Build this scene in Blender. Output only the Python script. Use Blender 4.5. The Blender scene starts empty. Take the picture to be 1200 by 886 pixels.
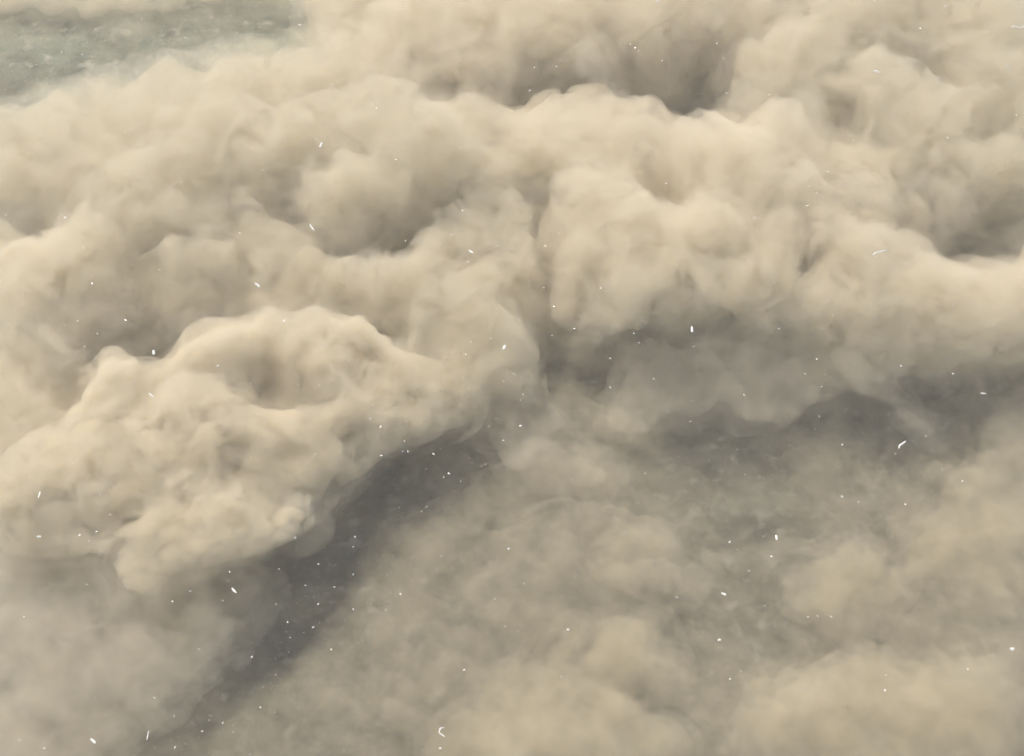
import bpy, bmesh, math, random
import numpy as np
from mathutils import Vector, Matrix, noise
random.seed(3)
R = math.radians
S = bpy.context.scene
COL = S.collection

# ---------------------------------------------------------------- camera, sky, sun, exposure
H, PITCH, FOV = 526.0, 50.0, 40.0
cam = bpy.data.objects.new('camera', bpy.data.cameras.new('camera'))
COL.objects.link(cam)
S.camera = cam
cam.location = (0, 0, H)
cam.rotation_euler = (R(90 - PITCH), 0, 0)
cam.data.sensor_width = 36
cam.data.angle = R(FOV)
cam.data.clip_end = 40000

SUN_EL, SUN_AZ = 51, -32            # azimuth from the view direction (+Y) towards +X
w = bpy.data.worlds.new('World')
S.world = w
w.use_nodes = True
nt = w.node_tree
sky = nt.nodes.new('ShaderNodeTexSky')
sky.sky_type = 'NISHITA'
sky.sun_disc = False
sky.sun_elevation = R(SUN_EL)
sky.sun_rotation = R(SUN_AZ)
sky.dust_density = 2.2
sky.ozone_density = 0.5
nt.links.new(sky.outputs[0], nt.nodes['Background'].inputs[0])
nt.nodes['Background'].inputs[1].default_value = 0.15
sun = bpy.data.objects.new('sun', bpy.data.lights.new('sun', 'SUN'))
COL.objects.link(sun)
sun.data.energy = 3.5
sun.data.angle = R(0.5)
sun.data.color = (1.0, 0.92, 0.80)
sd = Vector((math.sin(R(SUN_AZ)) * math.cos(R(SUN_EL)), math.cos(R(SUN_AZ)) * math.cos(R(SUN_EL)), math.sin(R(SUN_EL))))
sun.rotation_euler = sd.to_track_quat('Z', 'Y').to_euler()
S.view_settings.view_transform = 'Standard'
S.view_settings.look = 'None'
S.view_settings.exposure = 0.24
S.view_settings.gamma = 1.0
S.cycles.volume_bounces = 7
S.cycles.max_bounces = 10
S.cycles.diffuse_bounces = 3
S.cycles.transparent_max_bounces = 64
S.cycles.use_adaptive_sampling = True
S.cycles.adaptive_threshold = 0.05
S.cycles.adaptive_min_samples = 24

# ---------------------------------------------------------------- helpers
F = 600 / math.tan(R(FOV / 2))
cp, sp = math.cos(R(PITCH)), math.sin(R(PITCH))


def at(px, py, z):
    """The point at height z that the photograph shows at pixel (px, py), and its distance along the axis."""
    u, v = (px - 600) / F, (443 - py) / F
    dy, dz = cp + v * sp, -sp + v * cp
    t = (z - H) / dz
    return np.array([u * t, dy * t, z]), t


def link(name, me, mat=None, parent=None):
    o = bpy.data.objects.new(name, me)
    COL.objects.link(o)
    if mat:
        me.materials.append(mat)
    if parent:
        o.parent = parent
    return o


def tag(o, label, cat=None, group=None, kind=None):
    o['label'] = label
    if cat:
        o['category'] = cat
    if group:
        o['group'] = group
    if kind:
        o['kind'] = kind
    return o


def smoke_mat(name, dens, col=(.93, .872, .735), dense=True, aniso=0.15):
    m = bpy.data.materials.new(name)
    m.use_nodes = True
    t = m.node_tree
    t.nodes.clear()
    out = t.nodes.new('ShaderNodeOutputMaterial')
    pv = t.nodes.new('ShaderNodeVolumePrincipled')
    pv.inputs['Color'].default_value = (*col, 1)
    pv.inputs['Density'].default_value = dens
    pv.inputs['Anisotropy'].default_value = aniso
    t.links.new(pv.outputs[0], out.inputs['Volume'])
    if dense:
        rgb = t.nodes.new('ShaderNodeRGB')
        rgb.outputs[0].default_value = (1, 1, 1, 1)
        tr = t.nodes.new('ShaderNodeBsdfTransparent')
        t.links.new(rgb.outputs[0], tr.inputs[0])
        t.links.new(tr.outputs[0], out.inputs['Surface'])
    return m


def uneven(m, size, lo, hi, cut=.36, full=.68, detail=4, rate=1.0, warp=.6):
    """Makes the density of a smoke material uneven: drifting streaks and thin places."""
    m.cycles.volume_step_rate = rate
    t = m.node_tree
    pv = [n for n in t.nodes if n.type == 'PRINCIPLED_VOLUME'][0]
    d = pv.inputs['Density'].default_value
    tc = t.nodes.new('ShaderNodeTexCoord')
    n = t.nodes.new('ShaderNodeTexNoise')
    n.inputs['Scale'].default_value = 1 / size
    n.inputs['Detail'].default_value = detail
    n.inputs['Roughness'].default_value = .7
    n.inputs['Distortion'].default_value = warp
    r = t.nodes.new('ShaderNodeMapRange')
    r.inputs[1].default_value, r.inputs[2].default_value = cut, full
    r.inputs[3].default_value, r.inputs[4].default_value = d * lo, d * hi
    t.links.new(tc.outputs['Object'], n.inputs[0])
    t.links.new(n.outputs[0], r.inputs[0])
    t.links.new(r.outputs[0], pv.inputs['Density'])


def ico(n):
    bm = bmesh.new()
    bmesh.ops.create_icosphere(bm, subdivisions=n, radius=1)
    v = np.array([q.co[:] for q in bm.verts])
    f = np.array([[q.index for q in p.verts] for p in bm.faces])
    bm.free()
    return v, f


IV, IF = ico(3)
TEX = {}


def tex(kind, size, depth=3):
    k = (kind, size, depth)
    if k not in TEX:
        x = bpy.data.textures.new(kind.lower(), kind)
        x.noise_scale = size
        if kind == 'CLOUDS':
            x.noise_depth = depth
        TEX[k] = x
    return TEX[k]


def puff_list(puffs, kids, kid_size, flat, seed):
    """Centres and radii of a pile of puffs: those listed by hand and the smaller ones that bud from them."""
    rnd = random.Random(seed)
    res = []
    for (px, py, r, z) in puffs:
        c, t = at(px, py, z)
        rr = r * t / F
        res.append((c, np.array([rr, rr, rr * flat])))
        kk = int(kids * (1 + .5 * (rr > 22)))
        for k in range(kk):
            a = rnd.uniform(0, 6.283)
            e = rnd.uniform(-.3, 1.35)
            q = rnd.uniform(*kid_size) * rr
            dd = np.array([math.cos(a) * math.cos(e), math.sin(a) * math.cos(e), math.sin(e) * flat])
            res.append((c + dd * rr * rnd.uniform(.7, .95), np.array([q, q, q * (.5 + .5 * flat)])))
    return res


def project(P):
    """Pixels of the photograph at which the points P appear."""
    y, z = P[:, 1], P[:, 2] - H
    depth = y * cp - z * sp
    return 600 + F * P[:, 0] / depth, 443 - F * (y * sp + z * cp) / depth


def fbm(X, Y, size, octaves, seed):
    """Plain value noise on numpy arrays, -1 to 1."""
    g = np.random.RandomState(seed)
    res, amp, tot = np.zeros_like(X), 1.0, 0
    for k in range(octaves):
        T = g.uniform(-1, 1, (256, 256))
        a, b = g.uniform(0, 6.28), g.uniform(0, 200, 2)
        x = (X * math.cos(a) + Y * math.sin(a)) / size + b[0] + 1000
        y = (-X * math.sin(a) + Y * math.cos(a)) / size + b[1] + 1000
        i, j = np.floor(x).astype(int), np.floor(y).astype(int)
        u, v = x - i, y - j
        u, v = u * u * (3 - 2 * u), v * v * (3 - 2 * v)
        f = lambda p, q: T[(i + p) % 256, (j + q) % 256]
        res += amp * ((f(0, 0) * (1 - u) + f(1, 0) * u) * (1 - v) + (f(0, 1) * (1 - u) + f(1, 1) * u) * v)
        tot += amp
        amp *= .55
        size *= .5
    return res / tot


PITS = []


def carve(P, gain=1.0, floor=-4.0):
    """Hollows between the billows: (px, py, half length, half width, turn in degrees, depth in metres)."""
    px, py = project(P)
    px, py = px + 24 * fbm(px, py, 55, 4, 31), py + 18 * fbm(px, py, 55, 4, 32)
    dz = np.zeros(len(P))
    for (cx, cy, a, b, ang, dep) in PITS:
        c, s_ = math.cos(R(ang)), math.sin(R(ang))
        dx, dy = px - cx, py - cy
        u, v = (dx * c + dy * s_) / (a * 1.15), (-dx * s_ + dy * c) / (b * 1.2)
        dz += 1.75 * dep * np.exp(-(u * u + v * v))
    P[:, 2] = np.maximum(P[:, 2] - dz * gain, np.minimum(P[:, 2], floor))
    return P


n_bodies = [0]


def body(name, blobs, grow, voxel, disp, mat, parent=None, smooth=4, gain=1.0):
    """One closed skin round a pile of puffs, roughened by displacement."""
    n = len(blobs)
    C = np.array([b[0] for b in blobs])
    Q = np.maximum(np.array([b[1] for b in blobs]) + grow, .4)
    V = (IV[None] * Q[:, None] + C[:, None]).reshape(-1, 3)
    Fc = (IF[None] + (np.arange(n) * len(IV))[:, None, None]).reshape(-1, 3)
    me = bpy.data.meshes.new(name)
    me.vertices.add(len(V))
    me.vertices.foreach_set('co', V.ravel().astype(np.float32))
    me.loops.add(Fc.size)
    me.loops.foreach_set('vertex_index', Fc.ravel().astype(np.int32))
    me.polygons.add(len(Fc))
    me.polygons.foreach_set('loop_start', np.arange(0, Fc.size, 3, dtype=np.int32))
    me.update(calc_edges=True)
    o = bpy.data.objects.new(name, me)
    COL.objects.link(o)
    def shape(mods):
        for kind, kw in mods:
            m = o.modifiers.new('m', kind)
            for k, v in kw.items():
                setattr(m, k, v)
        dg = bpy.context.evaluated_depsgraph_get()
        new = bpy.data.meshes.new_from_object(o.evaluated_get(dg))
        o.modifiers.clear()
        old, o.data = o.data, new
        bpy.data.meshes.remove(old)
        return new

    skin = ('REMESH', dict(mode='VOXEL', voxel_size=voxel))
    m2 = shape([skin, ('SMOOTH', dict(iterations=smooth, factor=.5))])
    P = np.empty(len(m2.vertices) * 3, dtype=np.float32)
    m2.vertices.foreach_get('co', P)
    P = carve(P.reshape(-1, 3).astype(np.float64), gain)
    m2.vertices.foreach_set('co', P.ravel().astype(np.float32))
    m2.update()
    m2 = shape([skin, ('SMOOTH', dict(iterations=smooth + 2, factor=.5))] + [
        ('DISPLACE', dict(texture=tex(kind, size), texture_coords='LOCAL', strength=amt, mid_level=.5 if kind == 'CLOUDS' else .4))
        for (kind, size, amt) in disp] + [skin, ('SMOOTH', dict(iterations=1, factor=.5))])
    m2.name = name
    P = np.empty(len(m2.vertices) * 3, dtype=np.float32)
    m2.vertices.foreach_get('co', P)
    n_bodies[0] += 1
    np.maximum(P[2::3], .5 + .013 * n_bodies[0], out=P[2::3])      # nothing reaches into the ground
    m2.vertices.foreach_set('co', P)
    m2.update()
    m2.polygons.foreach_set('use_smooth', np.ones(len(m2.polygons), dtype=bool))
    m2.materials.append(mat)
    if parent:
        o.parent = parent
    return o


# ---------------------------------------------------------------- ground
def ground_mat():
    m = bpy.data.materials.new('dusty_ground')
    m.use_nodes = True
    t = m.node_tree
    b = t.nodes['Principled BSDF']
    b.inputs['Roughness'].default_value = .95
    tc = t.nodes.new('ShaderNodeTexCoord')
    n1 = t.nodes.new('ShaderNodeTexNoise')
    n1.inputs['Scale'].default_value = .05
    n1.inputs['Detail'].default_value = 8
    n1.inputs['Roughness'].default_value = .65
    r1 = t.nodes.new('ShaderNodeValToRGB')
    e = r1.color_ramp.elements
    e[0].position, e[0].color = .36, (.062, .057, .040, 1)
    e[1].position, e[1].color = .66, (.16, .15, .108, 1)
    n2 = t.nodes.new('ShaderNodeTexNoise')
    n2.inputs['Scale'].default_value = .12
    n2.inputs['Detail'].default_value = 4
    r2 = t.nodes.new('ShaderNodeValToRGB')
    e = r2.color_ramp.elements
    e[0].position, e[0].color = .56, (0, 0, 0, 1)
    e[1].position, e[1].color = .80, (1, 1, 1, 1)
    mx = t.nodes.new('ShaderNodeMix')
    mx.data_type = 'RGBA'
    mx.inputs[7].default_value = (.27, .255, .205, 1)
    for n in (n1, n2):
        t.links.new(tc.outputs['Object'], n.inputs['Vector'])
    t.links.new(n1.outputs[0], r1.inputs[0])
    t.links.new(n2.outputs[0], r2.inputs[0])
    t.links.new(r2.outputs[0], mx.inputs[0])
    t.links.new(r1.outputs[0], mx.inputs[6])
    t.links.new(mx.outputs[2], b.inputs['Base Color'])
    return m


me = bpy.data.meshes.new('ground')
G = 1500
me.from_pydata([(-G, 500 - G, 0), (G, 500 - G, 0), (G, 500 + G, 0), (-G, 500 + G, 0)], [], [(0, 1, 2, 3)])
tag(link('ground', me, ground_mat()), 'grey green ground under the dust, mottled with pale debris', kind='structure')

# a paler, gritty stretch of open ground beyond the smoke, seen in the far left corner
def gravel_mat():
    m = ground_mat()
    m.name = 'mottled_gravel'
    ramps = [n for n in m.node_tree.nodes if n.type == 'VALTORGB']
    noises = [n for n in m.node_tree.nodes if n.type == 'TEX_NOISE']
    e = ramps[0].color_ramp.elements
    e[0].position, e[0].color = .40, (.072, .082, .058, 1)
    e[1].position, e[1].color = .62, (.205, .222, .158, 1)
    noises[0].inputs['Scale'].default_value = .032
    noises[0].inputs['Roughness'].default_value = .66
    [n for n in m.node_tree.nodes if n.type == 'MIX'][0].inputs[7].default_value = (.40, .385, .31, 1)
    return m


rg = random.Random(5)
ring = [(-420, -420), (0, -420), (420, -380), (520, -200), (500, -60), (470, 60), (430, 120), (330, 150), (200, 165), (60, 190), (-120, 240), (-400, 260)]
rim = []
for (x0, y0), (x1, y1) in zip(ring, ring[1:] + ring[:1]):
    for k in range(5):
        rim.append(at(x0 + (x1 - x0) * k / 5 + rg.uniform(-14, 14), y0 + (y1 - y0) * k / 5 + rg.uniform(-10, 10), .004)[0])
me = bpy.data.meshes.new('gravel_ground')
me.from_pydata([tuple(p) for p in rim], [], [tuple(range(len(rim)))[::-1]])
me.update()
if me.polygons[0].normal.z < 0:
    me.flip_normals()
tag(link('gravel_ground', me, gravel_mat()), 'mottled grey green gravel in the far left corner beyond the smoke', kind='structure')

# ---------------------------------------------------------------- smoke banks
M_FIRM = smoke_mat('thick_smoke', .2)
M_DIMVEIL = smoke_mat('dimmed_veil', .034, (.885, .832, .695), dense=False)  # the veil darkened likewise for the far banks
M_KNOB = smoke_mat('knobbly_veil', .05, dense=False)
M_DIM = smoke_mat('dimmed_smoke', .075, (.885, .832, .695))  # soft smoke in a darker colour: distance and haze dim the far banks
M_SOFT = smoke_mat('soft_smoke', .075)
M_VEIL = smoke_mat('dust_veil', .034, dense=False)
M_DULL = smoke_mat('dull_smoke', .016, (.86, .79, .66))
M_DRIFT = smoke_mat('drifting_dust', .018, (.92, .86, .69))
M_THIN = smoke_mat('thin_smoke', .026)
M_LOW = smoke_mat('low_dust', .022, (.905, .832, .665))

M_FRINGE = smoke_mat('fringe', .009, dense=False)
uneven(M_FRINGE, 22, 0, 3.4, .44, .72, 4, 1.0, .8)
M_FAINT = smoke_mat('faint_veil', .008, dense=False)
uneven(M_VEIL, 19, 0, 4, .42, .68, 6, .3, .9)
uneven(M_THIN, 16, 0, 2.6)
uneven(M_LOW, 18, .35, 1.9)
uneven(M_DULL, 20, .2, 2.4)
uneven(M_DRIFT, 20, 0, 2.6)
uneven(M_KNOB, 13, 0, 3.8, .41, .68, 6, .3, .8)
uneven(M_DIMVEIL, 19, 0, 4, .42, .68, 6, .3, .9)
uneven(M_FAINT, 12, 0, 3)

PITS += [(40, 238, 45, 18, -40, 20), (125, 165, 28, 14, 0, 7), (208, 170, 14, 26, 0, 6), (155, 258, 25, 9, 25, 8), (178, 276, 20, 9, -30, 9),
         (325, 235, 45, 8, 38, 12), (400, 268, 52, 10, 5, 18), (475, 243, 32, 22, -45, 42), (522, 214, 30, 9, -35, 16), (270, 292, 12, 8, 0, 6),
         (260, 345, 80, 22, -15, 5), (165, 385, 60, 14, -10, 12), (85, 428, 38, 12, -65, 20), (430, 350, 60, 16, 12, 11), (462, 378, 25, 9, 50, 9),
         (272, 250, 40, 9, -8, 6), (625, 84, 36, 12, -25, 20), (695, 72, 100, 14, -4, 32), (515, 98, 18, 10, -20, 9), (770, 85, 40, 20, 25, 14),
         (822, 60, 15, 30, 0, 30), (850, 100, 50, 15, 15, 20), (880, 14, 40, 11, -30, 16), (775, 190, 34, 14, 40, 28), (640, 262, 15, 46, -10, 24),
         (628, 212, 9, 30, 0, 7), (650, 322, 12, 20, 20, 14), (1010, 45, 14, 22, 0, 9), (1085, 55, 42, 11, 25, 14), (1003, 140, 8, 16, 0, 14),
         (1160, 135, 30, 18, 0, 7), (1158, 248, 64, 24, 3, 38), (1040, 236, 70, 9, 5, 9), (962, 132, 11, 42, 30, 9), (976, 190, 9, 25, 0, 6),
         (900, 275, 40, 9, -5, 6), (1002, 370, 18, 6, -25, 6), (325, 448, 40, 15, 10, 13), (664, 378, 32, 52, -15, 34), (618, 345, 10, 30, -30, 8), (195, 405, 8, 26, 15, 10), (318, 392, 8, 24, -10, 11), (170, 445, 30, 8, -40, 9), (720, 300, 46, 8, -25, 9), (1130, 300, 40, 8, 25, 8), (950, 300, 36, 8, -30, 8), (560, 130, 30, 8, 40, 8), (480, 320, 34, 8, -35, 9), (825, 378, 46, 12, 0, 12), (545, 292, 40, 10, -20, 8), (120, 330, 50, 8, -25, 6), (250, 205, 12, 30, 20, 6), (380, 180, 10, 26, -10, 6), (700, 235, 40, 8, -25, 7), (375, 456, 11, 14, 0, 2), (160, 468, 22, 7, -20, 5),
         (207, 527, 20, 10, 40, 9), (318, 582, 18, 8, 0, 5), (150, 590, 40, 9, -15, 5), (270, 535, 30, 7, -40, 4), (140, 538, 20, 22, 0, 1.5), (320, 582, 18, 9, 0, 5), (350, 543, 70, 11, -5, 2), (100, 602, 60, 11, -10, 3),
         (415, 150, 12, 30, 0, 6), (520, 405, 22, 14, 0, 8), (590, 275, 40, 9, -15, 8), (460, 375, 14, 24, -40, 8), (190, 722, 26, 20, 0, 9)]


def bank(name, label, puffs, seed, mat, kids=6, kid_size=(.3, .5), flat=.8, voxel=2.2, disp=(), veil=11, under=14, veil_mat=None, veil_amp=1.0, smooth=4, fill=(), shrink=-3.5, feather=10):
    b = puff_list(puffs, kids, kid_size, flat, seed)
    if under:                                    # the body of the bank, below its puffs
        for (px, py, r, z) in puffs:
            c, t = at(px, py, z)
            rr = r * t / F
            b.append((c - np.array([0, 0, z - under * .6]), np.array([rr * 1.15, rr * 1.15, under])))
            b.append((c - np.array([0, 0, z * .45]), np.array([rr * 1.05, rr * 1.05, rr * .6])))
    for (px, py, r, z) in fill:                  # broad low mounds that the puffs sit on
        c, t = at(px, py, z)
        rr = r * t / F
        b.append((c, np.array([rr, rr, rr * .3])))
        b.append((c - np.array([0, 0, z * .6]), np.array([rr * .95, rr * .95, z * .6])))
    o = body(name, b, shrink, voxel, disp, mat, smooth=smooth)
    tag(o, label, 'smoke')
    if veil:
        body('dust_veil', b, veil, 3.2, (('CLOUDS', 22, 24 * veil_amp), ('CLOUDS', 8, 9 * veil_amp)), veil_mat or M_VEIL, o, smooth=8, gain=1.0)
        if under or fill:                        # and the thin smoke that feathers off it
            body('thin_fringe', b, veil + feather, 4.5, (('CLOUDS', 26, 22), ('CLOUDS', 9, 8)), M_FRINGE, o, smooth=8, gain=1.0)
    return o


FIRM = (('VORONOI', 10, -4.2), ('VORONOI', 4.5, -2), ('CLOUDS', 18, 3), ('CLOUDS', 6, 2.2))
MILD = (('VORONOI', 15, -4.5), ('CLOUDS', 40, 10), ('CLOUDS', 14, 9), ('CLOUDS', 6, 6))
SOFT = (('VORONOI', 18, -5.5), ('CLOUDS', 40, 16), ('CLOUDS', 14, 11), ('CLOUDS', 6, 5.5))

A = [(130, 425, 38, 50), (112, 462, 34, 40), (100, 488, 30, 38), (245, 405, 46, 48), (208, 420, 32, 46), (290, 396, 38, 49), (345, 402, 28, 49), (385, 391, 30, 49),
     (425, 391, 30, 46), (444, 408, 24, 42), (386, 432, 36, 46), (265, 480, 38, 48), (308, 476, 30, 46), (226, 476, 28, 48), (182, 478, 25, 47), (152, 500, 30, 46),
     (108, 516, 30, 44), (64, 532, 30, 42), (30, 566, 32, 40), (62, 562, 34, 42), (100, 552, 34, 44), (14, 584, 28, 38), (182, 522, 28, 48), (240, 520, 28, 48),
     (290, 512, 28, 46), (340, 502, 30, 43), (398, 488, 32, 40), (428, 478, 30, 39), (452, 466, 30, 38), (482, 486, 27, 34), (502, 478, 24, 32), (470, 440, 34, 38),
     (512, 448, 28, 33), (532, 474, 22, 26), (440, 506, 24, 33), (300, 545, 30, 40), (345, 545, 28, 38), (385, 532, 26, 36), (270, 560, 26, 42), (410, 545, 18, 28),
     (150, 580, 28, 42), (182, 590, 24, 44), (178, 618, 24, 42), (205, 625, 20, 43), (150, 615, 24, 40), (110, 600, 26, 38), (70, 600, 28, 36), (30, 612, 28, 34), (375, 562, 18, 30)]
A2 = [(200, 566, 16, 50), (220, 553, 16, 50), (245, 539, 16, 50), (235, 590, 20, 49), (225, 610, 18, 47), (250, 602, 22, 49), (280, 591, 20, 48), (302, 598, 16, 46),
      (338, 592, 16, 44), (352, 600, 13, 40), (330, 610, 16, 42), (310, 621, 18, 42), (265, 626, 20, 45), (235, 640, 20, 43), (214, 626, 14, 46), (203, 600, 18, 48),
      (120, 622, 16, 38), (136, 612, 16, 40), (70, 630, 20, 33), (40, 632, 20, 32), (92, 632, 16, 34), (160, 664, 17, 38), (176, 680, 13, 34), (150, 648, 14, 38),
      (290, 634, 15, 40), (195, 650, 15, 40), (352, 612, 10, 36)]
AF = [(130, 520, 85, 26), (260, 500, 90, 28), (370, 465, 70, 26), (455, 470, 50, 18), (60, 580, 60, 20), (250, 575, 60, 28), (325, 550, 50, 22), (260, 430, 80, 26), (380, 410, 50, 26)]
bank('smoke_bank', 'bright knobbly smoke bank like a cauliflower at the lower left', A + A2, 1, M_FIRM, kids=9, kid_size=(.22, .42), flat=.9, voxel=1.25, disp=FIRM,
     under=0, fill=AF, shrink=-2, feather=6, veil=4.5, veil_amp=.4, veil_mat=M_KNOB, smooth=2)
HB = [(15, 662, 30, 20), (60, 658, 30, 21), (85, 672, 28, 18), (105, 650, 26, 23), (150, 690, 24, 20), (195, 690, 24, 23), (240, 674, 24, 25), (278, 656, 22, 26), (300, 640, 18, 26), (60, 690, 30, 14), (120, 700, 30, 14), (200, 725, 30, 14), (248, 708, 28, 15), (178, 645, 20, 36)]
bank('smoke_bank', 'shaded brown smoke sloping down below the front rim of the knobbly bank', HB, 16, M_DULL, kids=6, kid_size=(.3, .5), flat=.7, disp=MILD, under=0, shrink=0, veil=8, veil_mat=M_FAINT)  # dull material puts extra shade into the smoke under the rim
H_ = [(10, 660, 18, 24), (35, 656, 18, 25), (62, 654, 18, 26), (90, 652, 17, 27), (115, 648, 17, 28), (138, 655, 17, 29), (160, 676, 16, 30), (182, 690, 15, 28), (205, 678, 16, 30), (230, 668, 16, 32), (256, 660, 16, 33), (282, 650, 15, 33), (306, 642, 14, 33)]
bank('smoke_wisp', 'ragged fringe hanging under the lower rim of the knobbly bank', H_, 15, M_THIN, kids=6, kid_size=(.3, .6), flat=.8, disp=(('VORONOI', 9, -2), ('CLOUDS', 10, 5), ('CLOUDS', 4, 2)),
     voxel=1.6, under=0, shrink=0, veil=3, veil_amp=.5, veil_mat=M_FAINT)
R_ = [(520, 500, 16, 24), (495, 512, 14, 26), (468, 522, 14, 26), (440, 540, 14, 26), (418, 556, 15, 26), (402, 572, 15, 27), (388, 590, 14, 29), (376, 606, 12, 32), (540, 494, 16, 22), (560, 480, 18, 22), (366, 612, 10, 34)]
bank('smoke_wisp', 'frayed wisps along the right edge of the knobbly bank', R_, 12, M_THIN, kids=6, kid_size=(.3, .6), flat=.7, disp=(('VORONOI', 9, -2), ('CLOUDS', 10, 5), ('CLOUDS', 4, 2)),
     voxel=1.6, under=0, shrink=0, veil=3, veil_amp=.5, veil_mat=M_FAINT)

B = [(30, 192, 48, 30), (95, 168, 46, 30), (150, 146, 42, 30), (215, 134, 44, 32), (280, 126, 44, 32), (340, 112, 46, 32), (395, 97, 46, 34),
     (115, 215, 44, 36), (170, 215, 40, 44), (235, 185, 48, 38), (300, 172, 48, 40), (355, 170, 46, 42), (415, 205, 50, 48), (460, 152, 48, 46),
     (530, 165, 52, 50), (565, 192, 38, 46), (250, 232, 42, 32), (195, 258, 36, 28), (110, 285, 50, 36), (50, 320, 55, 34), (15, 300, 48, 32),
     (300, 290, 48, 24), (230, 312, 55, 22), (160, 335, 50, 20), (400, 312, 46, 34), (350, 322, 42, 28), (462, 300, 46, 36), (510, 292, 42, 34),
     (552, 252, 38, 34), (592, 212, 36, 40), (580, 282, 36, 36), (560, 322, 46, 38), (602, 332, 40, 38), (500, 342, 46, 36), (545, 382, 50, 36),
     (600, 392, 40, 34), (440, 342, 40, 24), (300, 225, 30, 30), (350, 232, 28, 30)]
bank('smoke_bank', 'broad pale smoke bank in the upper left, its far edge against grey ground', B, 2, M_DIM, disp=MILD, flat=.5, veil=11, veil_mat=M_DIMVEIL)

K = [(60, 352, 55, 30), (20, 372, 50, 28), (30, 425, 50, 30), (55, 462, 40, 28), (10, 480, 36, 28), (20, 530, 40, 26), (110, 370, 40, 20)]
bank('smoke_bank', 'dull smoke bank at the left edge behind the knobbly bank', K, 3, M_SOFT, disp=SOFT, flat=.7)

C = [(500, 30, 52, 42), (560, 25, 56, 46), (620, 30, 50, 48), (680, 22, 50, 50), (740, 22, 46, 50), (800, 5, 46, 50), (850, -15, 40, 46),
     (560, 88, 42, 40), (612, 58, 36, 46), (470, 72, 42, 36), (520, 122, 36, 30), (592, 122, 42, 34), (770, 48, 30, 46), (430, 40, 30, 24),
     (420, -20, 40, 30), (520, -50, 60, 40), (640, -60, 60, 44), (760, -60, 60, 44)]
bank('smoke_bank', 'pale smoke bank at the top centre above a dark curved gap', C, 14, M_SOFT, disp=SOFT, flat=.55)

D = [(692, 130, 50, 42), (640, 152, 46, 40), (622, 202, 36, 38), (662, 192, 50, 42), (722, 200, 50, 42), (745, 145, 40, 28), (800, 150, 40, 20),
     (880, 192, 70, 52), (840, 222, 56, 50), (930, 212, 46, 46), (900, 252, 56, 48), (702, 272, 54, 50), (682, 312, 42, 46), (752, 292, 56, 50),
     (800, 262, 46, 48), (830, 302, 56, 48), (900, 302, 56, 46), (960, 252, 46, 40)]
bank('smoke_bank', 'large rounded smoke bank right of centre, bright on top', D, 5, M_SOFT, disp=SOFT, flat=.6)

E_ = [(902, 60, 54, 42), (958, 62, 54, 44), (922, 92, 48, 42), (1002, 30, 54, 44), (1062, 8, 50, 44), (1130, 38, 54, 46), (1182, 62, 54, 46),
      (1002, 100, 54, 44), (1150, 120, 56, 44), (1192, 150, 46, 42), (1062, 140, 54, 44), (1110, 182, 50, 42), (1182, 200, 40, 40),
      (1052, 190, 42, 40), (1002, 192, 34, 36), (965, 150, 36, 34), (1050, 85, 36, 36), (1240, 100, 60, 44), (1000, -50, 60, 44), (1120, -50, 60, 44), (900, -40, 50, 30)]
bank('smoke_bank', 'pale smoke bank filling the upper right corner', E_, 6, M_DIM, disp=SOFT, flat=.55, veil_mat=M_DIMVEIL)

F_ = [(1050, 262, 42, 32), (1110, 302, 46, 46), (1170, 312, 46, 44), (1002, 300, 54, 48), (980, 338, 52, 43), (1062, 338, 50, 44), (1130, 346, 50, 43),
      (1192, 342, 46, 42), (1042, 376, 36, 32), (1100, 379, 36, 32), (1140, 393, 28, 20), (902, 332, 46, 42), (850, 328, 42, 40), (780, 334, 40, 38),
      (722, 330, 34, 30), (762, 362, 26, 22), (1172, 372, 28, 22), (1240, 320, 60, 40)]
bank('smoke_bank', 'long bright smoke bank on the right above a dark hollow', F_, 7, M_SOFT, disp=SOFT, flat=.55)

Gp = [(30, 702, 46, 18), (90, 702, 46, 18), (150, 712, 50, 20), (220, 702, 46, 22), (265, 712, 40, 20), (298, 702, 28, 16), (60, 772, 75, 26), (150, 782, 75, 26),
      (200, 760, 50, 26), (250, 742, 32, 24), (30, 852, 66, 26), (95, 852, 60, 24), (132, 828, 32, 20), (100, 885, 38, 18), (40, 930, 70, 24)]
bank('smoke_bank', 'dull low smoke bank in the bottom left corner', Gp, 8, M_DULL, kids=3, disp=SOFT, flat=.5, under=0, shrink=-2, veil=9, veil_amp=.9, veil_mat=M_FAINT)

I_ = [(752, 420, 30, 20), (560, 432, 44, 26), (596, 456, 34, 22), (612, 532, 30, 18), (650, 540, 26, 16), (690, 555, 30, 16), (585, 500, 28, 20), (642, 490, 30, 18),
      (850, 432, 48, 20), (800, 412, 38, 22), (900, 452, 46, 18), (960, 442, 36, 18), (742, 472, 42, 16), (800, 462, 38, 16)]
bank('smoke_wisp', 'thin grey wisps of smoke in the middle right of the knobbly bank', [p for p in I_ if p[0] < 700], 9, M_THIN, kids=5, disp=SOFT, flat=.7, under=0, shrink=0, veil=6, veil_mat=M_FAINT)
bank('smoke_wisp', 'thin grey wisps of smoke under the long bright bank on the right', [p for p in I_ if p[0] > 700], 13, M_THIN, kids=5, disp=SOFT, flat=.7, under=0, shrink=0, veil=6, veil_mat=M_FAINT)
J = [(992, 420, 20, 34), (1012, 445, 24, 32), (1030, 448, 16, 32), (1046, 468, 15, 30), (1062, 484, 13, 29), (1078, 497, 12, 28), (1095, 510, 11, 26)]
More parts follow.
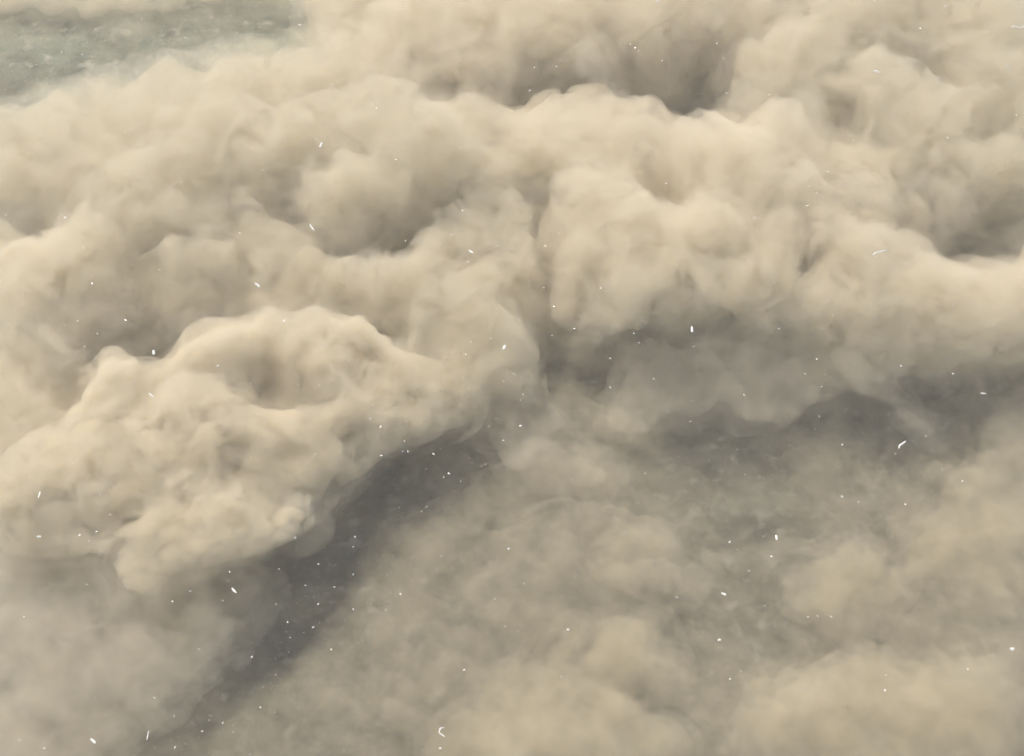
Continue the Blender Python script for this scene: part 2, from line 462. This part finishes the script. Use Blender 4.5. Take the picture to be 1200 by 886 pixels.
bank('smoke_wisp', 'slanting finger of smoke crossing the dark hollow on the right', J, 10, M_THIN, kids=5, disp=(('VORONOI', 8, -3), ('CLOUDS', 10, 5)), flat=.8, under=0, shrink=0, veil=4, veil_mat=M_FAINT)


# low dust: one sheet of uneven thickness; (px, py, half length, half width, turn, metres of dust more or less)
DUST = [(775, 690, 60, 16, -20, 12), (740, 645, 50, 22, 10, 8), (985, 690, 55, 40, 0, 10), (1130, 820, 120, 60, 0, 12), (1160, 600, 70, 70, 0, 14),
        (1110, 710, 80, 50, 0, 8), (900, 858, 40, 34, 0, 16), (1190, 500, 60, 50, 0, 10), (470, 760, 70, 60, 0, 5), (600, 850, 200, 60, 0, 8), (1000, 830, 200, 60, 0, 8),
        (520, 650, 70, 40, 0, 5), (640, 640, 80, 40, 0, 6), (640, 705, 80, 45, 0, 7), (560, 730, 60, 25, -30, 6), (1000, 600, 60, 30, 0, 4), (420, 860, 60, 40, 0, 6),
        (660, 570, 50, 20, 0, 8), (690, 515, 40, 18, 10, 6), (610, 540, 26, 22, 0, 6), (840, 435, 60, 22, -8, 8), (730, 450, 50, 16, 10, 6),
        (60, 5, 170, 14, 0, 16), (150, 40, 20, 22, 30, 5), (430, 20, 60, 50, 0, 10),
        (440, 560, 85, 40, -30, -12), (382, 655, 50, 72, 20, -12), (325, 740, 66, 44, -45, -14), (245, 832, 80, 46, -40, -14), (980, 490, 60, 34, 10, -3),  # thinned along the shadow band, so bare dark ground stands in for shade
        (1100, 445, 90, 28, 5, -12), (840, 535, 50, 30, 0, -10), (880, 575, 100, 46, 0, -10), (720, 500, 30, 16, 20, -6), (750, 828, 26, 16, 0, -12), (880, 635, 60, 25, 0, -8),  # first entry: dark ground laid open in place of the long bank's shadow
        (850, 790, 40, 30, 0, -6), (660, 372, 40, 26, 0, -8), (830, 380, 50, 12, 0, -8), (60, 75, 110, 40, 0, -8), (240, 60, 150, 36, 0, -7), (355, 40, 30, 20, -30, -9)]


def dust_sheet(name, label, base, mat, x0, x1, y0, y1, step):
    xs, ys = np.arange(x0, x1 + 1, step, dtype=float), np.arange(y0, y1 + 1, step, dtype=float)
    PX, PY = np.meshgrid(xs, ys)
    u, v = (PX - 600) / F, (443 - PY) / F
    t = (1.0 - H) / (-sp + v * cp)
    X, Y = u * t, (cp + v * sp) * t
    h = np.full(PX.shape, float(base))
    wx, wy = 26 * fbm(X, Y, 45, 3, 5), 26 * fbm(X, Y, 45, 3, 6)
    for (cx, cy, a, b, ang, dh) in DUST:
        c, s_ = math.cos(R(ang)), math.sin(R(ang))
        dx, dy = PX + wx - cx, PY + wy - cy
        p, q = (dx * c + dy * s_) / a, (-dx * s_ + dy * c) / b
        h += dh * np.exp(-(p * p + q * q))
    h = np.maximum(h, 2.0)
    n = fbm(X + 8 * fbm(X, Y, 30, 2, 8), Y + 8 * fbm(X, Y, 30, 2, 9), 60, 6, 7)
    n2 = fbm(X, Y, 7, 3, 12)
    h = h * (1 + .6 * n + .3 * n2) + 1.0
    ny, nx = PX.shape
    top = np.stack([X, Y, np.maximum(h, .8)], -1).reshape(-1, 3)
    bot = np.stack([X, Y, np.full_like(X, .3)], -1).reshape(-1, 3)
    N = nx * ny
    I = np.arange(N).reshape(ny, nx)
    q = np.stack([I[:-1, :-1], I[1:, :-1], I[1:, 1:], I[:-1, 1:]], -1).reshape(-1, 4)
    ring = np.concatenate([I[0, :], I[1:, -1], I[-1, -2::-1], I[-2:0:-1, 0]])
    r2 = np.roll(ring, -1)
    side = np.stack([ring, r2, r2 + N, ring + N], -1)
    Fc = np.concatenate([q, q[:, ::-1] + N, side])
    me = bpy.data.meshes.new(name)
    V = np.concatenate([top, bot])
    me.vertices.add(len(V))
    me.vertices.foreach_set('co', V.ravel().astype(np.float32))
    me.loops.add(Fc.size)
    me.loops.foreach_set('vertex_index', Fc.ravel().astype(np.int32))
    me.polygons.add(len(Fc))
    me.polygons.foreach_set('loop_start', np.arange(0, Fc.size, 4, dtype=np.int32))
    me.update(calc_edges=True)
    me.validate()
    return tag(link(name, me, mat), label, kind='stuff')


WEAK = (('VORONOI', 12, -2), ('CLOUDS', 10, 3))
PUFFS = (('VORONOI', 22, -5), ('CLOUDS', 30, 12), ('CLOUDS', 10, 7))
for seed, label, puffs in [
        (21, 'rounded drift of tan dust at the middle of the bottom edge', [(590, 860, 60, 9), (640, 848, 60, 10), (700, 870, 55, 9), (545, 885, 45, 7), (620, 905, 80, 8), (730, 900, 60, 8)]),
        (22, 'warm tan puff of dust above the bottom edge right of the middle', [(700, 775, 40, 6), (740, 765, 44, 6), (722, 792, 42, 6), (775, 795, 40, 5), (690, 745, 30, 5), (760, 740, 28, 5), (660, 790, 34, 5)]),
        (23, 'curling drift of dust in the lower middle', [(730, 655, 36, 8), (770, 675, 32, 9), (800, 690, 24, 9), (760, 640, 26, 7)]),
        (24, 'broad pale drift of dust along the bottom right', [(960, 840, 60, 9), (1020, 815, 60, 10), (1080, 845, 70, 9), (1150, 835, 55, 7), (1120, 890, 60, 7), (1000, 890, 60, 8)]),
        (25, 'small pale ragged puff of dust near the bottom right', [(895, 850, 32, 11), (878, 868, 28, 10), (915, 866, 28, 10), (893, 805, 18, 10), (894, 785, 15, 9)]),
        (26, 'faint drift of dust at the right edge below the dark hollow', [(1160, 590, 55, 8), (1190, 530, 50, 9), (1130, 640, 55, 7), (1195, 650, 50, 8)]),
        (28, 'pale strip of dust along the top edge over the grey ground', [(10, 0, 26, 6), (60, 2, 26, 6), (110, 4, 24, 6), (160, 4, 22, 6), (205, -2, 20, 5), (250, -8, 20, 5), (300, -12, 18, 5), (150, 40, 14, 5)]),
        (29, 'thin dust feathering out past the far rim of the upper left bank', [(20, 140, 30, 12), (75, 122, 30, 12), (130, 102, 30, 12), (190, 88, 28, 12), (250, 80, 28, 12), (310, 66, 28, 12), (365, 52, 28, 12)]),
        (27, 'faint drift of dust right of the lower middle', [(960, 690, 45, 7), (1010, 680, 45, 7), (985, 720, 40, 6)])]:
    bank('dust_drift', label, puffs, seed, M_SOFT if seed == 28 else M_DRIFT, kids=5, kid_size=(.35, .6), disp=WEAK if seed == 25 else PUFFS, flat=.55 if seed == 25 else .42, under=0, shrink=0, veil=5, veil_amp=.5, veil_mat=M_FAINT)

dust_sheet('low_dust', 'low tan dust lying over the mottled ground between and below the smoke banks', 12, M_LOW, -300, 1500, -260, 1040, 4)

# ---------------------------------------------------------------- white scraps adrift above the smoke
def scrap_mat(name='white_scrap', k=1.0):
    m = bpy.data.materials.new(name)
    m.use_nodes = True
    t = m.node_tree
    b = t.nodes['Principled BSDF']
    b.inputs['Roughness'].default_value = .35
    tc = t.nodes.new('ShaderNodeTexCoord')
    n = t.nodes.new('ShaderNodeTexNoise')
    n.inputs['Scale'].default_value = 3
    r = t.nodes.new('ShaderNodeValToRGB')
    e = r.color_ramp.elements
    e[0].position, e[0].color = .3, (.76 * k, .74 * k, .68 * k, 1)
    e[1].position, e[1].color = .7, (.84 * k, .83 * k, .79 * k, 1)
    t.links.new(tc.outputs['Object'], n.inputs[0])
    t.links.new(n.outputs[0], r.inputs[0])
    t.links.new(r.outputs[0], b.inputs['Base Color'])
    return m


M_SCRAP = scrap_mat()
M_DULLSCRAP = scrap_mat('dull_scrap', .6)


def sheet_mesh(pts, half, curl, rnd, name='paper_scrap'):
    """A torn sheet that follows a line of points, with a curled section, a ragged edge and a little thickness."""
    n = len(pts)
    V, Fc = [], []
    for k, (x, y, z) in enumerate(pts):
        a, b = pts[max(k - 1, 0)], pts[min(k + 1, n - 1)]
        dx, dy = b[0] - a[0], b[1] - a[1]
        L = math.hypot(dx, dy) or 1
        nx, ny = -dy / L, dx / L
        wv = half * (1 if 0 < k < n - 1 else .7) * rnd.uniform(.75, 1.15)
        for j in (-1, 0, 1):
            V.append((x + nx * wv * j, y + ny * wv * j, z + curl * (1 - j * j) + rnd.uniform(-.08, .08) * half))
    m = len(V)
    V += [(x, y, z - .06 * half) for (x, y, z) in V]
    for k in range(n - 1):
        for j in (0, 1):
            q = (3 * k + j, 3 * k + 3 + j, 3 * k + 4 + j, 3 * k + 1 + j)
            Fc += [q[::-1], tuple(i + m for i in q)]
    rim = [3 * k for k in range(n)] + [3 * n - 2] + [3 * k + 2 for k in range(n - 1, -1, -1)] + [1]
    for a, b in zip(rim, rim[1:] + rim[:1]):
        Fc.append((b, a, a + m, b + m))
    me = bpy.data.meshes.new(name)
    me.from_pydata(V, [], Fc)
    me.materials.append(M_SCRAP)
    return me


rs = random.Random(77)
KINDS = []
for k in range(10):                                       # ten torn sheets, about one unit across
    l, wd = rs.uniform(.42, .6), rs.uniform(.26, .42)
    bend = rs.uniform(-.25, .25)
    KINDS.append(sheet_mesh([(-l, bend, rs.uniform(-.1, .1)), (-l * .3, -bend * .3, .1), (l * .35, -bend * .3, .08), (l, bend, rs.uniform(-.1, .15))], wd, rs.uniform(-.2, .25), rs))

# (px, py, size in pixels); 0 stands for the usual tiny size
SPOTS = [(72, 61, 3), (96, 64, 3), (351, 29, 4.5), (166, 22, 2.6), (112, 34, 3), (90, 109, 2.6), (257, 72, 2.6), (146, 156, 2.6), (148, 173, 2.6), (370, 163, 2.6),
         (308, 199, 2.6), (213, 213, 3), (252, 238, 3.2), (76, 255, 3.4), (281, 273, 3.4), (98, 290, 3.4), (7, 252, 2.6), (378, 244, 2.4), (389, 99, 3), (32, 112, 3), (217, 44, 2.6),
         (626, 79, 2.8), (652, 78, 2.8), (744, 56, 3), (739, 52, 2.4), (748, 60, 2.4), (776, 71, 2.6), (621, 106, 2.6), (441, 127, 3), (436, 122, 2.4), (464, 187, 3), (540, 173, 2.4),
         (781, 215, 3.4), (767, 199, 2.6), (713, 226, 2.8), (475, 282, 3), (529, 275, 3.2), (639, 288, 3.4), (655, 273, 3), (583, 288, 2.6), (542, 247, 2.4), (706, 269, 2.4),
         (472, 10, 2.4), (1078, 33, 4), (851, 109, 2.6), (901, 111, 2.6), (1000, 164, 3.2), (1008, 193, 2.6), (970, 201, 2.6), (957, 226, 3.2), (946, 241, 3.6), (884, 255, 3.2),
         (840, 51, 2.8), (1025, 1, 3), (1110, 161, 2.8), (1108, 7, 2.6), (1191, 135, 2.6), (108, 332, 3.6), (187, 316, 3), (91, 376, 3.2), (147, 375, 4.4),
         (333, 376, 4), (255, 429, 3.4), (349, 451, 3), (294, 449, 2.8), (96, 485, 3), (117, 580, 2.8), (338, 588, 2.8), (369, 532, 3), (294, 536, 2.8), (114, 391, 2.4),
         (157, 447, 2.4), (99, 406, 2.4), (243, 435, 2.4), (374, 452, 2.4), (10, 380, 2.4), (704, 338, 3.8), (649, 359, 3.2), (673, 385, 3.2), (647, 393, 2.6), (743, 391, 3.4),
         (749, 402, 2.8), (715, 420, 3), (766, 444, 3), (715, 454, 3.4), (602, 438, 3), (590, 447, 2.8), (613, 462, 2.6), (610, 469, 2.4), (556, 478, 3), (434, 491, 3.2), (446, 500, 3.2),
         (610, 499, 3.8), (590, 516, 3.2), (620, 513, 2.8), (474, 517, 2.8), (472, 529, 3), (478, 529, 3.2), (508, 532, 4), (447, 534, 3.2), (569, 544, 3), (526, 555, 3.6), (540, 564, 2.6),
         (619, 599, 2.6), (637, 337, 2.6), (549, 307, 3), (720, 307, 2.4), (552, 401, 3), (546, 415, 2.8), (708, 547, 2.4), (756, 555, 2.8), (608, 375, 2.4), (520, 559, 2.4), (500, 594, 2.4),
         (1026, 301, 2.4), (813, 406, 2.8), (1117, 358, 3), (957, 421, 3), (963, 453, 3), (872, 463, 3.4), (811, 470, 2.6), (809, 494, 2.8), (1117, 438, 3.4),
         (1056, 429, 2.8), (960, 488, 2.6), (955, 503, 2.6), (987, 521, 3.2), (946, 526, 2.8), (931, 526, 2.4), (1049, 532, 3), (1085, 511, 3), (1104, 550, 2.6), (1128, 564, 3.6), (987, 582, 3.2),
         (1006, 588, 2.6), (1061, 591, 3.4), (975, 584, 2.4), (992, 479, 2.8), (1161, 485, 2.4), (967, 439, 2.4), (913, 385, 2.4), (113, 623, 3.4), (93, 627, 3.2), (104, 634, 2.8), (193, 655, 3),
         (102, 685, 3), (269, 670, 3.4), (223, 693, 3), (261, 704, 3), (202, 705, 3.2), (28, 723, 3.4), (102, 729, 3), (373, 661, 3), (327, 667, 3), (358, 686, 3), (392, 688, 3), (373, 708, 3.2),
         (337, 729, 3.2), (367, 735, 3.4), (340, 747, 2.8), (175, 752, 2.8), (233, 761, 3), (243, 771, 2.8), (261, 758, 2.8), (295, 770, 3.4), (90, 808, 2.8), (111, 818, 3), (181, 818, 3.2),
         (323, 791, 2.6), (364, 793, 2.8), (305, 829, 3.4), (322, 835, 2.8), (261, 847, 3.2), (245, 844, 2.8), (273, 858, 3), (237, 857, 2.8), (205, 876, 3.2), (23, 867, 3.2),
         (52, 877, 3), (204, 839, 2.6), (346, 630, 2.8), (388, 761, 3.2), (293, 884, 2.8), (375, 870, 2.6), (14, 754, 2.6), (396, 808, 2.6), (129, 603, 2.6), (540, 615, 2.8), (561, 623, 2.8),
         (517, 652, 3), (556, 661, 2.8), (596, 643, 3.2), (732, 624, 3.2), (677, 667, 2.8), (416, 629, 3.2), (414, 641, 2.6), (414, 673, 2.6), (469, 696, 3.4), (452, 715, 2.8), (414, 714, 3), (580, 702, 3),
         (614, 684, 2.6), (592, 734, 2.8), (607, 740, 2.6), (666, 738, 4), (544, 785, 3.4), (505, 823, 3), (564, 815, 2.8), (658, 793, 2.6), (637, 808, 2.8), (516, 877, 3.6), (414, 865, 3), (793, 700, 3.6),
         (798, 788, 2.6), (695, 608, 2.6), (493, 758, 2.4), (543, 818, 2.4), (495, 879, 2.6), (403, 880, 2.8), (512, 667, 2.6), (752, 637, 2.4), (855, 635, 3.4), (864, 644, 2.6), (904, 652, 3.2),
         (878, 669, 3), (896, 710, 2.8), (855, 796, 3), (974, 723, 3.4), (958, 722, 2.8), (947, 723, 2.8), (981, 764, 2.4), (981, 752, 2.4), (1038, 791, 3), (1037, 809, 3.4),
         (1134, 784, 3.4), (1114, 797, 3), (1142, 817, 3), (1099, 614, 3), (1005, 588, 2.4), (1093, 599, 2.4), (1194, 679, 3), (1123, 706, 2.8), (1045, 629, 2.6), (813, 858, 2.6), (1113, 853, 2.4)]

WHERE = [(60, 60, 'over the grey ground in the top left corner'), (230, 50, 'over the grey ground beyond the upper left bank'), (380, 60, 'near the far end of the upper left bank'),
         (140, 160, 'above the far rim of the upper left bank'), (310, 190, 'above the crown of the upper left bank'), (60, 260, 'beside the dark hollow at the left edge'),
         (260, 270, 'above the dull middle of the upper left bank'), (460, 150, 'where the upper left and top banks meet'), (510, 270, 'by the dark hollow between the left and centre banks'),
         (640, 80, 'in the dark curved gap under the top bank'), (750, 60, 'under the right end of the top bank'), (640, 280, 'beside the dark cleft left of the large rounded bank'),
         (750, 220, 'above the left flank of the large rounded bank'), (870, 90, 'over the dark gap above the large rounded bank'), (960, 220, 'at the right shoulder of the large rounded bank'),
         (1090, 40, 'above the upper right bank near the top edge'), (1120, 150, 'above the lower part of the upper right bank'), (1010, 180, 'by the small dark pit in the upper right bank'),
         (110, 380, 'over the dark crease behind the knobbly bank'), (190, 320, 'over the dull slope behind the knobbly bank'), (330, 380, 'over the knobbly bank at its crest'),
         (290, 440, 'over the shaded dip in the knobbly bank'), (110, 480, 'over the left shoulder of the knobbly bank'), (350, 550, 'over the shaded right flank of the knobbly bank'),
         (110, 610, 'along the lower rim of the knobbly bank'), (460, 510, 'over the right end of the knobbly bank'), (560, 410, 'above the pale smoke right of the knobbly bank'),
         (610, 460, 'over the grey wisps in the middle'), (660, 370, 'over the dark pocket in the middle'), (740, 400, 'over the wisps under the long bright bank'),
         (830, 440, 'under the long bright bank at its left'), (960, 450, 'left of the slanting smoke finger'), (960, 510, 'over the dark hollow under the slanting finger'), (1100, 430, 'over the dark hollow right of the finger'),
         (1070, 540, 'just below the slanting smoke finger'), (1000, 585, 'over the dust below the dark hollow'), (520, 550, 'over the upper end of the dark shadow'), (380, 690, 'over the middle of the dark shadow'),
         (340, 800, 'over the lower stretch of the dark shadow'), (250, 850, 'over the shadow beside the bottom left bank'), (240, 690, 'just under the knobbly bank front'), (70, 710, 'over the top of the bottom left bank'),
         (230, 765, 'over the right edge of the bottom left bank'), (80, 840, 'over the lowest part of the bottom left bank'), (440, 690, 'over the dust beside the dark shadow'), (560, 640, 'over the mottled dust in the lower middle'),
         (610, 720, 'over the streaked dust left of the round dust mound'), (530, 830, 'by the dust mound at the bottom edge'), (700, 620, 'over the curling dust right of the lower middle'), (790, 790, 'over the dark spot beside the dust mound'),
         (870, 660, 'over the dim dust below the wisps'), (960, 740, 'over the flat dust in the lower right'), (1040, 800, 'over the pale dust low in the lower right'), (1130, 800, 'over the dust near the lower right corner'),
         (1130, 680, 'over the pinkish dust at the right edge'), (1120, 360, 'above the long bright bank'), (800, 300, 'above the left half of the long bright bank')]


DULL = [m.copy() for m in KINDS]
for m in DULL:
    m.materials.clear()
    m.materials.append(M_DULLSCRAP)


def where(px, py):
    return min(WHERE, key=lambda q: (q[0] - px) ** 2 + (q[1] - py) ** 2)[2]


def scrap(me, px, py, size, z, label, tilt=(0, 0), turn=0):
    c, t = at(px, py, z)
    o = bpy.data.objects.new('paper_scrap', me)
    COL.objects.link(o)
    o.location = c
    k = size * t / F
    o.scale = (k, k, k)
    o.rotation_euler = (tilt[0], tilt[1], turn)
    return tag(o, label, 'scrap', 'white scraps adrift above the smoke')


for (px, py, size) in SPOTS:
    dull = size < 3.05 and py > 430
    word = 'tiny dull scrap adrift ' if dull else 'tiny white scrap adrift ' if size < 3.3 else 'small bright white scrap adrift '
    scrap((DULL if dull else KINDS)[rs.randrange(10)], px, py, size * .74, rs.uniform(104, 165), word + where(px, py),
          (rs.uniform(-.25, .25), rs.uniform(-.3, .2)), rs.uniform(0, 6.28))

# the scraps large enough to show a shape, each with its own line in pixels
BIG = [([(-13, -3), (-9, 1), (-2, 2.5), (5, 4.5), (9, 5)], 1.7, 1034, 297, 'long bent white strip above the long bright bank at the right'),
       ([(-8, -2), (-4, 1), (1, -1), (5, -2), (9, 1)], 1.4, 1192, 31, 'wavy white strip at the right end of the upper right bank'),
       ([(4, 5), (-1, 4.5), (-3, 0), (-1, -2), (5, -5)], 1.2, 517, 858, 'pale curled scrap like a hook on the dust mound at the bottom'),
       ([(0, -5), (0, -1), (0, 5)], 1.1, 173, 862, 'thin upright pale strip beside the bottom left bank'),
       ([(-5, -4), (-3, 0), (1, 2), (6, 5)], 1.9, 1057, 522, 'bright white scrap with a tail below the slanting smoke finger'),
       ([(-4, 2), (0, 0), (3, -3)], 2.3, 302, 334, 'bright torn scrap above the middle of the left banks'),
       ([(-4, 5), (-1, 1), (3, -4)], 1.7, 366, 267, 'slanting pale scrap on the dark trough of the upper left bank'),
       ([(-1, -4), (0, 0), (1, 4)], 2.4, 376, 170, 'wide cream scrap above the crown of the upper left bank'),
       ([(-4, 0), (0, 1), (4, 0)], 2.4, 1027, 84, 'wide white scrap in the middle of the upper right bank'),
       ([(-3, 0), (0, .5), (3, 0)], 2.9, 1181, 78, 'round white scrap at the right edge of the upper right bank'),
       ([(-3, 1), (0, 0), (3, 1)], 2.1, 771, 2, 'white scrap at the top edge above the top bank'),
       ([(-3, 2), (0, 0), (3, -2)], 2.6, 552, 295, 'bright white scrap between the left and centre banks'),
       ([(-1, -3), (0, 0), (1, 3)], 2.6, 591, 407, 'bright round scrap above the pale smoke in the middle'),
       ([(-1, 3), (0, 0), (1, -3)], 2.5, 180, 413, 'bright scrap behind the bulging left knob of the knobbly bank'),
       ([(-3, 2), (0, 0), (4, -3)], 1.8, 177, 463, 'slanting pale scrap beside the left knob of the knobbly bank'),
       ([(0, -4), (0, 0), (0, 4)], 1.8, 46, 580, 'upright pale scrap at the left end of the knobbly bank'),
       ([(-3, 0), (0, 0), (3, 0)], 2.3, 46, 629, 'bright scrap under the left rim of the knobbly bank'),
       ([(-3, 3), (0, 0), (4, -3)], 2.0, 274, 692, 'bright slanting scrap just below the knobbly bank front'),
       ([(-4, 2), (0, 0), (4, -3)], 2.0, 109, 868, 'pale slanting scrap near the bottom of the left corner bank'),
       ([(0, -4), (0, 0), (0, 4)], 2.0, 811, 386, 'upright white scrap in the dim hollow under the long bank'),
       ([(-4, 0), (0, 0), (4, 0)], 2.0, 1152, 461, 'bright white scrap right of the dark hollow at the right edge'),
       ([(0, -3), (0, 0), (0, 3)], 2.7, 910, 630, 'bright white scrap over the dim dust right of centre'),
       ([(-3, 1), (0, 0), (3, -1)], 2.6, 848, 696, 'bright white scrap above the curling dust low in the middle'),
       ([(-2, -1), (0, .6), (2, -.6)], 2.4, 843, 750, 'crumpled pale scrap beside the dim dust at the lower right'),
       ([(-3, 1), (0, 0), (3, 1)], 2.8, 1186, 761, 'bright white scrap at the right edge near the lower corner')]
for (line, half, px, py, label) in BIG:
    z = rs.uniform(110, 150)
    c, t = at(px, py, z)
    k = t / F
    # lay the line out on the level plane through the scrap, so that it reads the same way round as in the photograph
    me = sheet_mesh([(x * k * .88, y * k * .88 / sp, rs.uniform(-.3, .3) * k) for (x, y) in line], half * k * .66, .35 * half * k, rs)
    o = bpy.data.objects.new('paper_scrap', me)
    COL.objects.link(o)
    o.location = c
    tag(o, label, 'scrap', 'white scraps adrift above the smoke')

# finer grit, far too small and too many to count
bmv, bmf = [], []
for k in range(2400):
    if k % 3 == 0:
        px, py = rs.uniform(-20, 380), rs.uniform(-20, 105)
        z = rs.uniform(6, 22)
    else:
        q = SPOTS[rs.randrange(len(SPOTS))]
        px, py = q[0] + rs.gauss(0, 60), q[1] + rs.gauss(0, 60)
        z = rs.uniform(8, 40) if (py > 600 and px > 330) else rs.uniform(60, 150)
    c, t = at(px, py, z)
    r = rs.uniform(.25, .6) * t / F
    a, i = rs.uniform(0, 6.28), len(bmv)
    for j in range(4):
        b = a + j * 1.571
        bmv.append((c[0] + r * math.cos(b) * rs.uniform(.6, 1.2), c[1] + r * math.sin(b), c[2] + rs.uniform(-.4, .4) * r))
    bmf += [(i, i + 1, i + 2), (i, i + 2, i + 3), (i, i + 3, i + 1), (i + 1, i + 3, i + 2)]
me = bpy.data.meshes.new('debris_grit')
me.from_pydata(bmv, [], bmf)
tag(link('debris_grit', me, M_SCRAP), 'fine pale grit hanging over the dust and the smoke', kind='stuff')

# ---------------------------------------------------------------- haze added over everything to lift the shadows
bm = bmesh.new()
bmesh.ops.create_cube(bm, size=1)
for q in bm.verts:
    q.co = Vector((q.co.x * 3200, q.co.y * 3200 + 500, -1.0 if q.co.z < 0 else H + 40))
me = bpy.data.meshes.new('haze')
bm.to_mesh(me)
bm.free()
tag(link('haze', me, smoke_mat('fill_haze', .00023, (.9, .87, .8), dense=False)), 'thin haze added over the whole scene to lift its shadows', kind='stuff')
